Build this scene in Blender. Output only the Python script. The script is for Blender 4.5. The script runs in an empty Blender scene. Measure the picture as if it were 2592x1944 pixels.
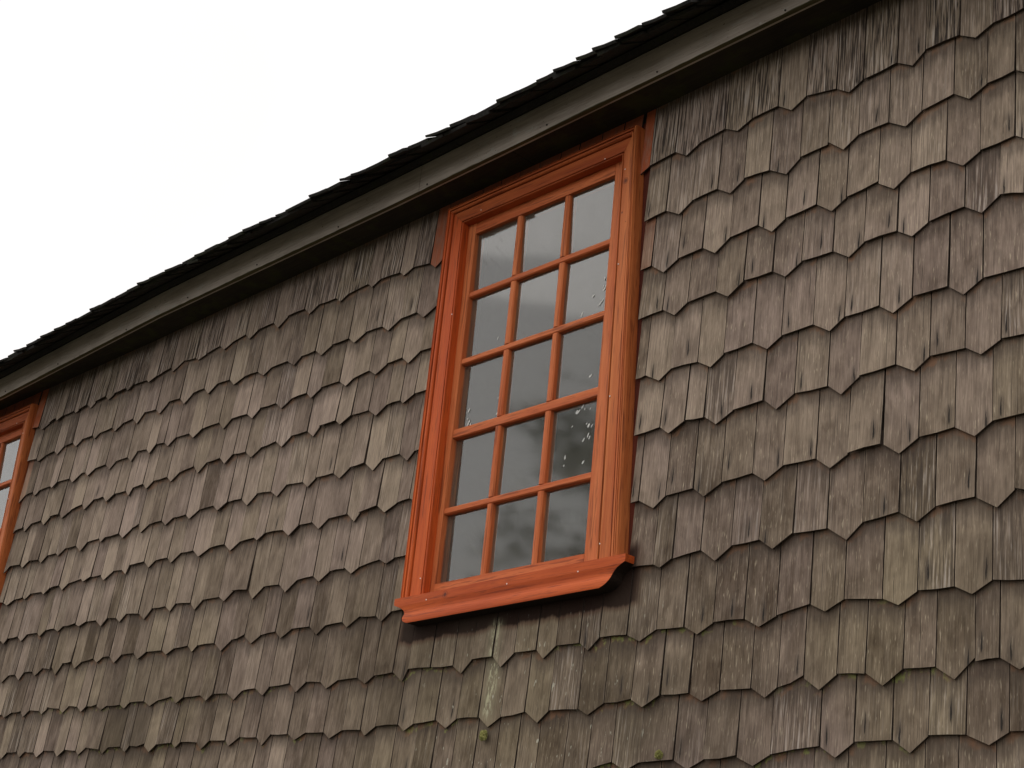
import bpy, bmesh, math, random
from mathutils import Vector, Matrix, noise
random.seed(7)
R = math.radians
scene = bpy.context.scene
col = scene.collection

# ------------------------------------------------------------------ camera
cam_d = bpy.data.cameras.new('camera')
cam_d.sensor_width = 36.0
cam_d.lens = 57.56
cam_d.clip_start = 0.05
cam_d.clip_end = 2000.0
cam = bpy.data.objects.new('camera', cam_d)
col.objects.link(cam)
CAM_ROT = Matrix(((0.68185, 0.217397, 0.698441), (0.725361, -0.324312, -0.607185), (0.094513, 0.920631, -0.378823)))
CAM_LOC = Vector((0.0, -3.4, 1.6))
cam.matrix_world = Matrix.Translation(CAM_LOC) @ CAM_ROT.to_4x4()
scene.camera = cam

# ------------------------------------------------------------------ sky (overcast), soft sun, exposure
CLOUD_OFF = (7.7, 3.1, 4.2)
SUN_EL, SUN_AZ = 50.0, 228.0          # azimuth clockwise from +Y (the wall faces -Y)
world = bpy.data.worlds.new("World")
scene.world = world
world.use_nodes = True
wn = world.node_tree.nodes
wl = world.node_tree.links
wn.clear()
sky = wn.new('ShaderNodeTexSky')
sky.sky_type = 'NISHITA'
sky.sun_disc = False
sky.sun_elevation = R(SUN_EL)
sky.sun_rotation = R(SUN_AZ)
sky.air_density = 1.0
sky.dust_density = 6.0
sky.ozone_density = 1.0
hs = wn.new('ShaderNodeHueSaturation')
hs.inputs['Saturation'].default_value = 0.06
mx = wn.new('ShaderNodeMix'); mx.data_type = 'RGBA'
mx.inputs[0].default_value = 0.75
mx.inputs[7].default_value = (12.9, 12.6, 12.5, 1)     # even cloud layer
tc = wn.new('ShaderNodeTexCoord')
cn = wn.new('ShaderNodeTexNoise'); cn.inputs['Scale'].default_value = 1.1; cn.inputs['Detail'].default_value = 3
cr = wn.new('ShaderNodeMix'); cr.data_type = 'RGBA'
cr.inputs[6].default_value = (9.9, 9.45, 9.3, 1); cr.inputs[7].default_value = (13.6, 13.4, 13.2, 1)
mp = wn.new('ShaderNodeMapping'); mp.inputs['Location'].default_value = CLOUD_OFF
wl.new(tc.outputs['Generated'], mp.inputs['Vector']); wl.new(mp.outputs[0], cn.inputs['Vector'])
cm = wn.new('ShaderNodeMapRange'); cm.inputs[1].default_value = .36; cm.inputs[2].default_value = .56
wl.new(cn.outputs[0], cm.inputs[0]); wl.new(cm.outputs[0], cr.inputs[0]); wl.new(cr.outputs[2], mx.inputs[7])     # brighter and duller patches of cloud
bg = wn.new('ShaderNodeBackground')
bg.inputs['Strength'].default_value = 0.10
wo = wn.new('ShaderNodeOutputWorld')
wl.new(sky.outputs[0], hs.inputs['Color'])
wl.new(hs.outputs[0], mx.inputs[6])
wl.new(mx.outputs[2], bg.inputs['Color'])
wl.new(bg.outputs[0], wo.inputs['Surface'])

sun_d = bpy.data.lights.new('sun', 'SUN')
sun_d.energy = 0.55
sun_d.angle = R(50)
sun_d.color = (1.0, 0.96, 0.90)
sun = bpy.data.objects.new('sun', sun_d)
col.objects.link(sun)
_d = Vector((math.sin(R(SUN_AZ)) * math.cos(R(SUN_EL)), math.cos(R(SUN_AZ)) * math.cos(R(SUN_EL)), math.sin(R(SUN_EL))))
sun.rotation_euler = _d.to_track_quat('Z', 'Y').to_euler()
sun.location = (-6, -12, 12)

vs = scene.view_settings
vs.view_transform = 'Standard'
vs.look = 'None'
vs.gamma = 1.0
vs.use_curve_mapping = False
vs.exposure = 0.32
scene.cycles.max_bounces = 6
scene.cycles.transparent_max_bounces = 8

# ------------------------------------------------------------------ helpers
def link(name, mesh, parent=None, mat=None, loc=(0, 0, 0), kind=None, label=None):
    o = bpy.data.objects.new(name, mesh)
    col.objects.link(o)
    o.location = loc
    if parent is not None:
        o.parent = parent
    if mat is not None and mesh is not None and len(mesh.materials) == 0:
        mesh.materials.append(mat)
    if kind:
        o['kind'] = kind
    if label:
        o['label'] = label
    return o

def empty(name, loc, parent=None):
    o = bpy.data.objects.new(name, None)
    col.objects.link(o)
    o.location = loc
    o.empty_display_size = 0.2
    if parent is not None:
        o.parent = parent
    return o

def mesh_from(name, verts, faces, smooth=False):
    m = bpy.data.meshes.new(name)
    m.from_pydata([tuple(v) for v in verts], [], faces)
    bm = bmesh.new(); bm.from_mesh(m)
    bmesh.ops.recalc_face_normals(bm, faces=bm.faces)
    bm.to_mesh(m); bm.free()
    if smooth:
        for p in m.polygons:
            p.use_smooth = True
    m.update()
    return m

def box_vf(x0, x1, y0, y1, z0, z1, V=None, F=None):
    V = [] if V is None else V
    F = [] if F is None else F
    b = len(V)
    V += [(x0, y0, z0), (x1, y0, z0), (x1, y1, z0), (x0, y1, z0), (x0, y0, z1), (x1, y0, z1), (x1, y1, z1), (x0, y1, z1)]
    F += [tuple(b + i for i in f) for f in ((0, 1, 5, 4), (1, 2, 6, 5), (2, 3, 7, 6), (3, 0, 4, 7), (4, 5, 6, 7), (3, 2, 1, 0))]
    return V, F

def bevel(m, w, seg=1):
    bm = bmesh.new(); bm.from_mesh(m)
    bmesh.ops.bevel(bm, geom=list(bm.edges), offset=w, segments=seg, affect='EDGES', profile=0.7)
    bm.to_mesh(m); bm.free()
    return m

def lerp(a, b, t):
    return a + (b - a) * t

def pw(table, x):
    if x <= table[0][0]: return table[0][1]
    for (x0, z0), (x1, z1) in zip(table, table[1:]):
        if x <= x1:
            return lerp(z0, z1, (x - x0) / (x1 - x0))
    return table[-1][1]

# ------------------------------------------------------------------ materials
class G:
    """small node-graph builder"""
    def __init__(self, name):
        self.m = bpy.data.materials.new(name)
        self.m.use_nodes = True
        self.t = self.m.node_tree
        self.t.nodes.clear()
        self.out = self.t.nodes.new('ShaderNodeOutputMaterial')
        self.b = self.t.nodes.new('ShaderNodeBsdfPrincipled')
        self.t.links.new(self.b.outputs[0], self.out.inputs[0])
    def n(self, typ, **kw):
        nd = self.t.nodes.new(typ)
        for k, v in kw.items():
            setattr(nd, k, v)
        return nd
    def set(self, sock, v):
        if hasattr(v, 'is_output') or isinstance(v, bpy.types.NodeSocket):
            self.t.links.new(v, sock)
        elif isinstance(v, (tuple, list)) and len(v) == 3 and sock.type == 'RGBA':
            sock.default_value = (*v, 1)
        else:
            sock.default_value = v
    def math(self, op, a, b=0.0, clamp=False, c=0.0):
        nd = self.n('ShaderNodeMath', operation=op, use_clamp=clamp)
        self.set(nd.inputs[0], a); self.set(nd.inputs[1], b); self.set(nd.inputs[2], c)
        return nd.outputs[0]
    def vmul(self, v, s, off=(0, 0, 0)):
        nd = self.n('ShaderNodeVectorMath', operation='MULTIPLY_ADD')
        self.set(nd.inputs[0], v); nd.inputs[1].default_value = s; nd.inputs[2].default_value = off
        return nd.outputs[0]
    def noise(self, v, scale=1.0, detail=3.0, rough=0.55, dist=0.0):
        nd = self.n('ShaderNodeTexNoise')
        self.set(nd.inputs['Vector'], v)
        nd.inputs['Scale'].default_value = scale
        nd.inputs['Detail'].default_value = detail
        nd.inputs['Roughness'].default_value = rough
        nd.inputs['Distortion'].default_value = dist
        return nd.outputs[0]
    def ramp(self, f, a, b, lo=0.0, hi=1.0):
        nd = self.n('ShaderNodeMapRange')
        nd.interpolation_type = 'SMOOTHSTEP'
        self.set(nd.inputs[0], f)
        for i, v in zip((1, 2, 3, 4), (a, b, lo, hi)):
            nd.inputs[i].default_value = v
        return nd.outputs[0]
    def mix(self, f, a, b, mode='MIX'):
        nd = self.n('ShaderNodeMix', data_type='RGBA', blend_type=mode)
        self.set(nd.inputs[0], f); self.set(nd.inputs[6], a); self.set(nd.inputs[7], b)
        return nd.outputs[2]
    def bump(self, h, strength=0.4, dist=0.002):
        nd = self.n('ShaderNodeBump')
        nd.inputs['Strength'].default_value = strength
        nd.inputs['Distance'].default_value = dist
        self.set(nd.inputs['Height'], h)
        self.t.links.new(nd.outputs[0], self.b.inputs['Normal'])
    def pos(self):
        return self.n('ShaderNodeNewGeometry').outputs['Position']
    def sep(self, v):
        nd = self.n('ShaderNodeSeparateXYZ'); self.set(nd.inputs[0], v)
        return nd.outputs
    def p(self, **kw):
        for k, v in kw.items():
            self.set(self.b.inputs[k.replace('_', ' ')], v)

# --- weathered shingle
def shingle_material():
    g = G('weathered_shingle_wood')
    uv = g.n('ShaderNodeUVMap', uv_map='grain').outputs[0]
    loc = g.sep(g.n('ShaderNodeUVMap', uv_map='local').outputs[0])
    top = g.sep(g.n('ShaderNodeUVMap', uv_map='top').outputs[0])
    at = g.n('ShaderNodeAttribute', attribute_name='tint')
    tint = g.sep(at.outputs['Color'])
    tone, streak, red = tint[0], tint[1], tint[2]
    age = at.outputs['Alpha']
    P = g.pos()
    xyz = g.sep(P)
    # slow colour drift inside a board, and fine grain along it
    n_slow = g.noise(g.vmul(uv, (20, 10, 1)), 1, 4, .6, .4)
    n_hue = g.noise(g.vmul(uv, (.8, .8, 1), (11, 5, 0)), 1, 1, .5)
    n_mid = g.noise(g.vmul(uv, (70, 4, 1), (3, 1, 0)), 1, 3, .6, .3)
    n_fine = g.noise(g.vmul(uv, (290, 11, 1)), 1, 3, .65)
    n_pale = g.noise(g.vmul(uv, (240, 24, 1), (9, 4, 0)), 1, 2, .55)
    n_str = g.noise(g.vmul(uv, (165, 6, 1), (5, 8, 0)), 1, 3, .65, .2)
    n_wall = g.noise(P, 1.3, 3, .55)
    t = g.math('ADD', g.math('MULTIPLY', g.math('SUBTRACT', n_slow, .5), 1.15), tone)
    t = g.math('ADD', t, g.math('MULTIPLY', g.math('SUBTRACT', n_mid, .5), .6))
    t = g.math('ADD', t, g.math('MULTIPLY', g.math('SUBTRACT', n_wall, .5), .5), clamp=True)
    base = g.mix(t, (.088, .063, .047), (.340, .270, .220))
    grain = g.ramp(n_fine, .30, .70, .74, 1.22)
    comb = g.n('ShaderNodeCombineColor')
    for i in range(3): g.set(comb.inputs[i], grain)
    base = g.mix(1.0, base, comb.outputs[0], 'MULTIPLY')
    # hue drift between warm pinkish grey and olive grey
    olive = g.math('MULTIPLY', g.ramp(g.noise(P, .9, 2, .5), .42, .62), g.ramp(xyz[2], 3.6, 2.6, .3, 1.0))
    base = g.mix(olive, base, g.mix(1.0, base, (.90, .92, .82), 'MULTIPLY'))
    base = g.mix(g.ramp(n_hue, .35, .65), g.mix(1.0, base, (1.0, .965, .97), 'MULTIPLY'), g.mix(1.0, base, (1.0, .99, .91), 'MULTIPLY'))
    # pale flecks where the surface fibre is raised
    pale = g.math('MULTIPLY', g.ramp(n_pale, .60, .74), g.math('MULTIPLY', age, .8))
    base = g.mix(pale, base, (.50, .42, .30))
    # strong black weather streaks (boards right below the eave)
    st = g.math('MULTIPLY', g.ramp(n_str, .47, .58), streak, clamp=True)
    base = g.mix(st, base, (.045, .036, .032))
    lt = g.math('MULTIPLY', g.ramp(n_str, .46, .34), g.math('MULTIPLY', streak, .85), clamp=True)
    base = g.mix(lt, base, (.52, .46, .41))
    # thin natural checks
    chk = g.math('MULTIPLY', g.ramp(g.noise(g.vmul(uv, (210, 3.0, 1), (31, 17, 0)), 1, 2, .5), .665, .70), .65)
    base = g.mix(chk, base, (.035, .027, .022))
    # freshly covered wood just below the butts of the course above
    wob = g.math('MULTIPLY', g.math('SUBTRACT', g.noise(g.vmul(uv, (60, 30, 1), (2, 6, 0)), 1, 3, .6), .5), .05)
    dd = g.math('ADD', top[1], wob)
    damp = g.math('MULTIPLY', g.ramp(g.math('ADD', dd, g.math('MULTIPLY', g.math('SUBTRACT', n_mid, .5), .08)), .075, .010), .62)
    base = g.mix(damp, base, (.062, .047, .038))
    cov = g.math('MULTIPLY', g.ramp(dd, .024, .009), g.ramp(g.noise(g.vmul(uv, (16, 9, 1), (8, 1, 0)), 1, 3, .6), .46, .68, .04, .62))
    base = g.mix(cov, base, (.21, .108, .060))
    # rust tear below a nail / short split near the butt
    ex = g.math('DIVIDE', g.math('ADD', loc[0], g.math('MULTIPLY', g.math('SUBTRACT', n_slow, .5), .012)), g.ramp(loc[1], -.022, .028, .0032, .0012))
    ey = g.math('DIVIDE', loc[1], .030)
    e = g.math('ADD', g.math('MULTIPLY', ex, ex), g.math('MULTIPLY', ey, ey))
    base = g.mix(g.math('MULTIPLY', g.ramp(e, 1.2, .55), .97), base, (.008, .007, .007))
    halo = g.math('ADD', g.math('MULTIPLY', g.math('MULTIPLY', loc[0], loc[0]), 7000), g.math('MULTIPLY', g.math('MULTIPLY', loc[1], loc[1]), 500))
    base = g.mix(g.math('MULTIPLY', g.ramp(halo, 1.2, 0), .35), base, (.05, .042, .037))
    # edges: raised pale fibres, worn and uneven
    ed = g.math('MULTIPLY', g.ramp(top[0], .0035, .0008), g.ramp(g.noise(g.vmul(uv, (20, 16, 1), (1, 3, 0)), 1, 2, .5), .45, .62))
    base = g.mix(g.math('MULTIPLY', ed, .40), base, (.40, .32, .24))
    # orange-brown stain brushed over the boards next to the window frames
    redm = g.math('MULTIPLY', red, g.ramp(g.noise(g.vmul(uv, (40, 12, 1), (7, 2, 0)), 1, 3, .6), .28, .62, .55, 1.0), clamp=True)
    base = g.mix(redm, base, (.36, .085, .032))
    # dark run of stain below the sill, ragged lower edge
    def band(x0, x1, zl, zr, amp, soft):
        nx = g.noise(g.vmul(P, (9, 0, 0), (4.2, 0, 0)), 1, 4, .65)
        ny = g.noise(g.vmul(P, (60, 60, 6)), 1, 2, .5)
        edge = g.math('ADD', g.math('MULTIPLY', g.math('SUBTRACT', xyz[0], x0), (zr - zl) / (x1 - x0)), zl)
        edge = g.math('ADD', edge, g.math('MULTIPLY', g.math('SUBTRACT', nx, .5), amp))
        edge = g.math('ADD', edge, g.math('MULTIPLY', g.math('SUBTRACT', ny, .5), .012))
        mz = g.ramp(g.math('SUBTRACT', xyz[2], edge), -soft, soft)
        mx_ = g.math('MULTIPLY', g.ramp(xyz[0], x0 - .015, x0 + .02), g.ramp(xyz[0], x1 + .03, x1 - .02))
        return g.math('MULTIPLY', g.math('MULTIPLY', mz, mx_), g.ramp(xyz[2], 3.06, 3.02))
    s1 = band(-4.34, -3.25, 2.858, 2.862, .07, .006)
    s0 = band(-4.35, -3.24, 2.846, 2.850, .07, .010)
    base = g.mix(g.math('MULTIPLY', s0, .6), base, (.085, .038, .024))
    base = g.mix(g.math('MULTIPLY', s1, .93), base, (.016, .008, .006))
    # pale mossy run of droppings under the middle of the sill
    dx = g.math('ABSOLUTE', g.math('ADD', g.math('ADD', xyz[0], 3.848), g.math('MULTIPLY', g.math('SUBTRACT', g.noise(g.vmul(P, (0, 0, 7)), 1, 2, .5), .5), .03)))
    lm = g.math('MULTIPLY', g.ramp(dx, .030, .010), g.ramp(g.noise(g.vmul(P, (85, 85, 26)), 1, 4, .7), .47, .60))
    lm = g.math('MULTIPLY', g.math('MULTIPLY', lm, g.ramp(xyz[2], 2.55, 2.60)), g.ramp(xyz[2], 2.90, 2.84))
    base = g.mix(g.math('MULTIPLY', lm, .9), base, (.50, .48, .32))
    lw = g.math('MULTIPLY', g.ramp(dx, .055, .01), g.ramp(xyz[2], 2.90, 2.84))
    lw = g.math('MULTIPLY', lw, g.ramp(xyz[2], 2.50, 2.62))
    base = g.mix(g.math('MULTIPLY', lw, .30), base, (.30, .28, .18))
    # scattered pale lichen specks low on the wall, right of the run
    sp = g.math('MULTIPLY', g.ramp(g.noise(g.vmul(P, (95, 95, 32)), 1, 2, .5), .69, .74), g.math('MULTIPLY', g.ramp(xyz[2], 2.95, 2.7), g.math('MULTIPLY', g.ramp(xyz[0], -4.3, -4.0), g.ramp(xyz[0], -2.9, -3.2))))
    base = g.mix(g.math('MULTIPLY', sp, .7), base, (.46, .45, .36))
    h = g.math('ADD', g.math('MULTIPLY', n_fine, .5), g.math('MULTIPLY', n_mid, .8))
    h = g.math('SUBTRACT', h, g.math('MULTIPLY', g.math('MULTIPLY', n_str, streak), .8))
    g.bump(h, .55, .0025)
# damp dark patches low on the wall
    dp = g.math('MULTIPLY', g.ramp(g.noise(g.vmul(P, (1.1, 1.1, 1.9), (3, 0, 1)), 1, 4, .6), .46, .66), g.ramp(xyz[2], 3.4, 2.7))
    base = g.mix(g.math('MULTIPLY', dp, .5), base, (.058, .044, .032))
    # thin green growth along the wet butts low on the wall
    gm = g.math('MULTIPLY', g.ramp(dd, .020, .004), g.ramp(g.noise(g.vmul(P, (38, 38, 38)), 1, 3, .6), .52, .62))
    gm = g.math('MULTIPLY', gm, g.math('MULTIPLY', g.ramp(xyz[2], 2.92, 2.75), g.ramp(g.noise(P, 2.3, 2, .5), .45, .55)))
    base = g.mix(g.math('MULTIPLY', gm, .8), base, (.20, .21, .07))
    g.p(Base_Color=base, Roughness=.92)
    g.b.inputs['Specular IOR Level'].default_value = .10
    return g.m

def orange_wood(name, axis, a, b, dark=(.13, .022, .009), rough=.5):
    g = G(name)
    P = g.pos()
    s1 = {'x': (5, 90, 90), 'z': (90, 90, 4)}[axis]
    s2 = {'x': (1.2, 22, 22), 'z': (22, 22, 1.1)}[axis]
    s3 = {'x': (16, 330, 330), 'z': (330, 330, 12)}[axis]
    n1 = g.noise(g.vmul(P, s1), 1, 3, .6, .3)
    n2 = g.noise(g.vmul(P, s2, (3, 5, 1)), 1, 3, .6, .4)
    n3 = g.noise(g.vmul(P, s3), 1, 2, .5)
    t = g.math('ADD', g.math('MULTIPLY', n2, 1.1), g.math('MULTIPLY', n1, .6), clamp=False)
    base = g.mix(g.ramp(t, .55, 1.15), a, b)
    base = g.mix(g.math('MULTIPLY', g.ramp(n1, .53, .66), .60), base, dark)
    base = g.mix(g.math('MULTIPLY', g.ramp(n3, .54, .74), .42), base, dark)
    # knots in the boards
    for (kx, kz, kr) in ((-3.394, 4.318, .022), (-4.071, 2.985, .018), (-3.40, 4.20, .010), (-3.38, 4.16, .008)):
        d = g.n('ShaderNodeVectorMath', operation='DISTANCE')
        g.set(d.inputs[0], g.vmul(P, (1, 0, 1))); d.inputs[1].default_value = (kx, 0, kz)
        dist = g.math('ADD', d.outputs['Value'], g.math('MULTIPLY', g.math('SUBTRACT', n2, .5), .012))
        ring = g.math('MULTIPLY', g.ramp(g.math('SINE', g.math('MULTIPLY', dist, 700)), .2, 1), g.ramp(dist, kr, kr * .7))
        base = g.mix(g.math('MULTIPLY', ring, .5), base, dark)
        base = g.mix(g.math('MULTIPLY', g.ramp(dist, kr * .55, kr * .2), .75), base, (.085, .025, .018))
    # tiny dust pits
    base = g.mix(g.math('MULTIPLY', g.ramp(g.noise(P, 260, 1, .5), .74, .80), .6), base, (.10, .03, .015))
    g.p(Base_Color=base, Roughness=rough)
    g.b.inputs['Specular IOR Level'].default_value = .14
    g.bump(g.math('ADD', n3, g.math('MULTIPLY', n1, .7)), .25, .0012)
    return g.m

def plain_wood(name, a, b, axis='x', rough=.85, green=None, spec=.2, lich=0.0):
    g = G(name)
    P = g.pos()
    s1 = {'x': (6, 120, 120), 'z': (120, 120, 6)}[axis]
    n1 = g.noise(g.vmul(P, s1), 1, 3, .6, .2)
    n2 = g.noise(P, 3.2, 4, .6)
    base = g.mix(g.ramp(g.math('ADD', g.math('MULTIPLY', n1, .5), g.math('MULTIPLY', n2, .5)), .3, .7), a, b)
    if green:
        base = g.mix(g.math('MULTIPLY', g.ramp(g.noise(P, 9, 4, .65), .48, .66), .8), base, green)
    if lich:
        m = g.math('MULTIPLY', g.ramp(g.noise(g.vmul(P, (18, 40, 40)), 1, 4, .7), .57, .63), g.ramp(g.noise(P, 1.7, 2, .5), .45, .6))
        base = g.mix(g.math('MULTIPLY', m, lich), base, (.42, .40, .36))
        m2 = g.ramp(g.noise(g.vmul(P, (60, 90, 90)), 1, 2, .7), .70, .74)
        base = g.mix(g.math('MULTIPLY', m2, .8), base, (.03, .03, .022))
    g.p(Base_Color=base, Roughness=rough)
    g.b.inputs['Specular IOR Level'].default_value = spec
    g.bump(g.math('ADD', n1, n2), .4, .003)
    return g.m

M = {}
M['shingle'] = shingle_material()
M['casing_left'] = orange_wood('red_orange_stained_wood', 'z', (.43, .066, .013), (.60, .118, .025), rough=.6)
M['casing_right'] = orange_wood('pale_orange_stained_wood', 'z', (.40, .092, .024), (.58, .180, .056), rough=.6)
M['casing_head'] = orange_wood('brown_orange_stained_wood', 'x', (.32, .062, .016), (.48, .118, .032), rough=.6)
M['sill'] = orange_wood('deep_orange_stained_wood', 'x', (.36, .057, .012), (.54, .104, .021), rough=.6)
M['sash_v'] = orange_wood('stained_sash_wood_upright', 'z', (.46, .105, .032), (.62, .190, .066), rough=.6)
M['sash_h'] = orange_wood('stained_sash_wood_level', 'x', (.44, .095, .028), (.60, .170, .058), rough=.6)
M['fascia'] = plain_wood('grey_fascia_board', (.30, .255, .215), (.50, .435, .375), 'x', lich=.9)
M['moss_edge'] = plain_wood('mossy_board_edge', (.05, .045, .022), (.10, .09, .045), 'x')
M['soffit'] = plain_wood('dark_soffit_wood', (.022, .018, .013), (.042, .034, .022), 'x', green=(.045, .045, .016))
M['roofshingle'] = plain_wood('blackened_roof_shingle', (.012, .012, .012), (.040, .038, .034), 'z', green=(.030, .034, .018))
M['boards'] = plain_wood('dark_wall_boards', (.035, .026, .020), (.065, .048, .036), 'z')
M['stone'] = plain_wood('grey_foundation_stone', (.16, .155, .145), (.27, .26, .24), 'x')
M['room'] = plain_wood('dim_room_plaster', (.10, .095, .085), (.15, .14, .13), 'z')

def glass_material():
    g = G('dusty_window_glass')
    P = g.pos()
    tr = g.n('ShaderNodeBsdfTransparent'); tr.inputs[0].default_value = (.86, .90, .88, 1)
    gl = g.n('ShaderNodeBsdfGlossy'); gl.inputs['Roughness'].default_value = .05
    gl.inputs['Color'].default_value = (1, 1, 1, 1)
    df = g.n('ShaderNodeBsdfDiffuse'); df.inputs['Color'].default_value = (.26, .26, .215, 1)
    fr = g.n('ShaderNodeFresnel'); fr.inputs['IOR'].default_value = 1.52
    geo = g.n('ShaderNodeNewGeometry')
    f2 = g.math('MULTIPLY', g.math('MULTIPLY', fr.outputs[0], 1.55), g.math('SUBTRACT', 1.0, geo.outputs['Backfacing']), clamp=True)
    m1 = g.n('ShaderNodeMixShader'); g.set(m1.inputs[0], f2)
    g.t.links.new(tr.outputs[0], m1.inputs[1]); g.t.links.new(gl.outputs[0], m1.inputs[2])
    m2 = g.n('ShaderNodeMixShader')
    rt = g.n('ShaderNodeVectorRotate'); rt.rotation_type = 'Y_AXIS'; rt.inputs['Angle'].default_value = .75
    g.set(rt.inputs['Vector'], P)
    st = g.noise(g.vmul(rt.outputs[0], (46, 0, 7)), 1, 3, .6, .4)
    dust = g.math('ADD', .15, g.math('MULTIPLY', g.ramp(g.noise(P, 7, 4, .65), .35, .75), .07))
    dust = g.math('ADD', dust, g.math('MULTIPLY', g.math('MULTIPLY', g.ramp(st, .55, .72), g.ramp(g.noise(P, 4, 2, .5), .48, .62)), .10))
    g.set(m2.inputs[0], g.math('MULTIPLY', dust, g.math('SUBTRACT', 1.0, geo.outputs['Backfacing'])))
    g.t.links.new(m1.outputs[0], m2.inputs[1]); g.t.links.new(df.outputs[0], m2.inputs[2])
    g.t.links.new(m2.outputs[0], g.out.inputs[0])
    return g.m
M['glass'] = glass_material()

def simple(name, c, rough=.8, n=None):
    g = G(name)
    if n:
        base = g.mix(g.ramp(g.noise(g.pos(), n[0], 3, .6), .35, .65), c, n[1])
    else:
        base = c
    g.p(Base_Color=base, Roughness=rough)
    g.b.inputs['Specular IOR Level'].default_value = .2
    return g.m
M['sill_shade'] = plain_wood('shade_darkened_sill_wood', (.014, .009, .007), (.030, .018, .012), 'x')  # sill underside and scrolled ends: their shade is put into the near-black colour
M['shaded_edge'] = plain_wood('shade_darkened_end_grain', (.035, .027, .022), (.075, .056, .045), 'z')  # butt and side faces: shadow lines between boards deepened by a near-black colour
M['backing'] = orange_wood('dark_red_stained_backing', 'z', (.060, .014, .009), (.13, .028, .014), dark=(.03, .009, .007), rough=.7)
M['paint'] = simple('dried_white_paint', (.58, .58, .55), .7)
M['nail'] = simple('bright_nail_head', (.80, .74, .68), .45)
M['iron'] = simple('rusty_iron', (.03, .022, .018), .7)
M['moss'] = simple('green_moss', (.20, .20, .06), .95, (160, (.36, .34, .13)))
M['grass'] = simple('meadow_grass', (.055, .052, .036), .95, (1.5, (.085, .078, .055)))
M['bark'] = simple('tree_bark', (.06, .045, .035), .9)
M['leaf'] = simple('dark_green_leaf', (.030, .050, .018), .7, (2.0, (.07, .09, .03)))
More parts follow.
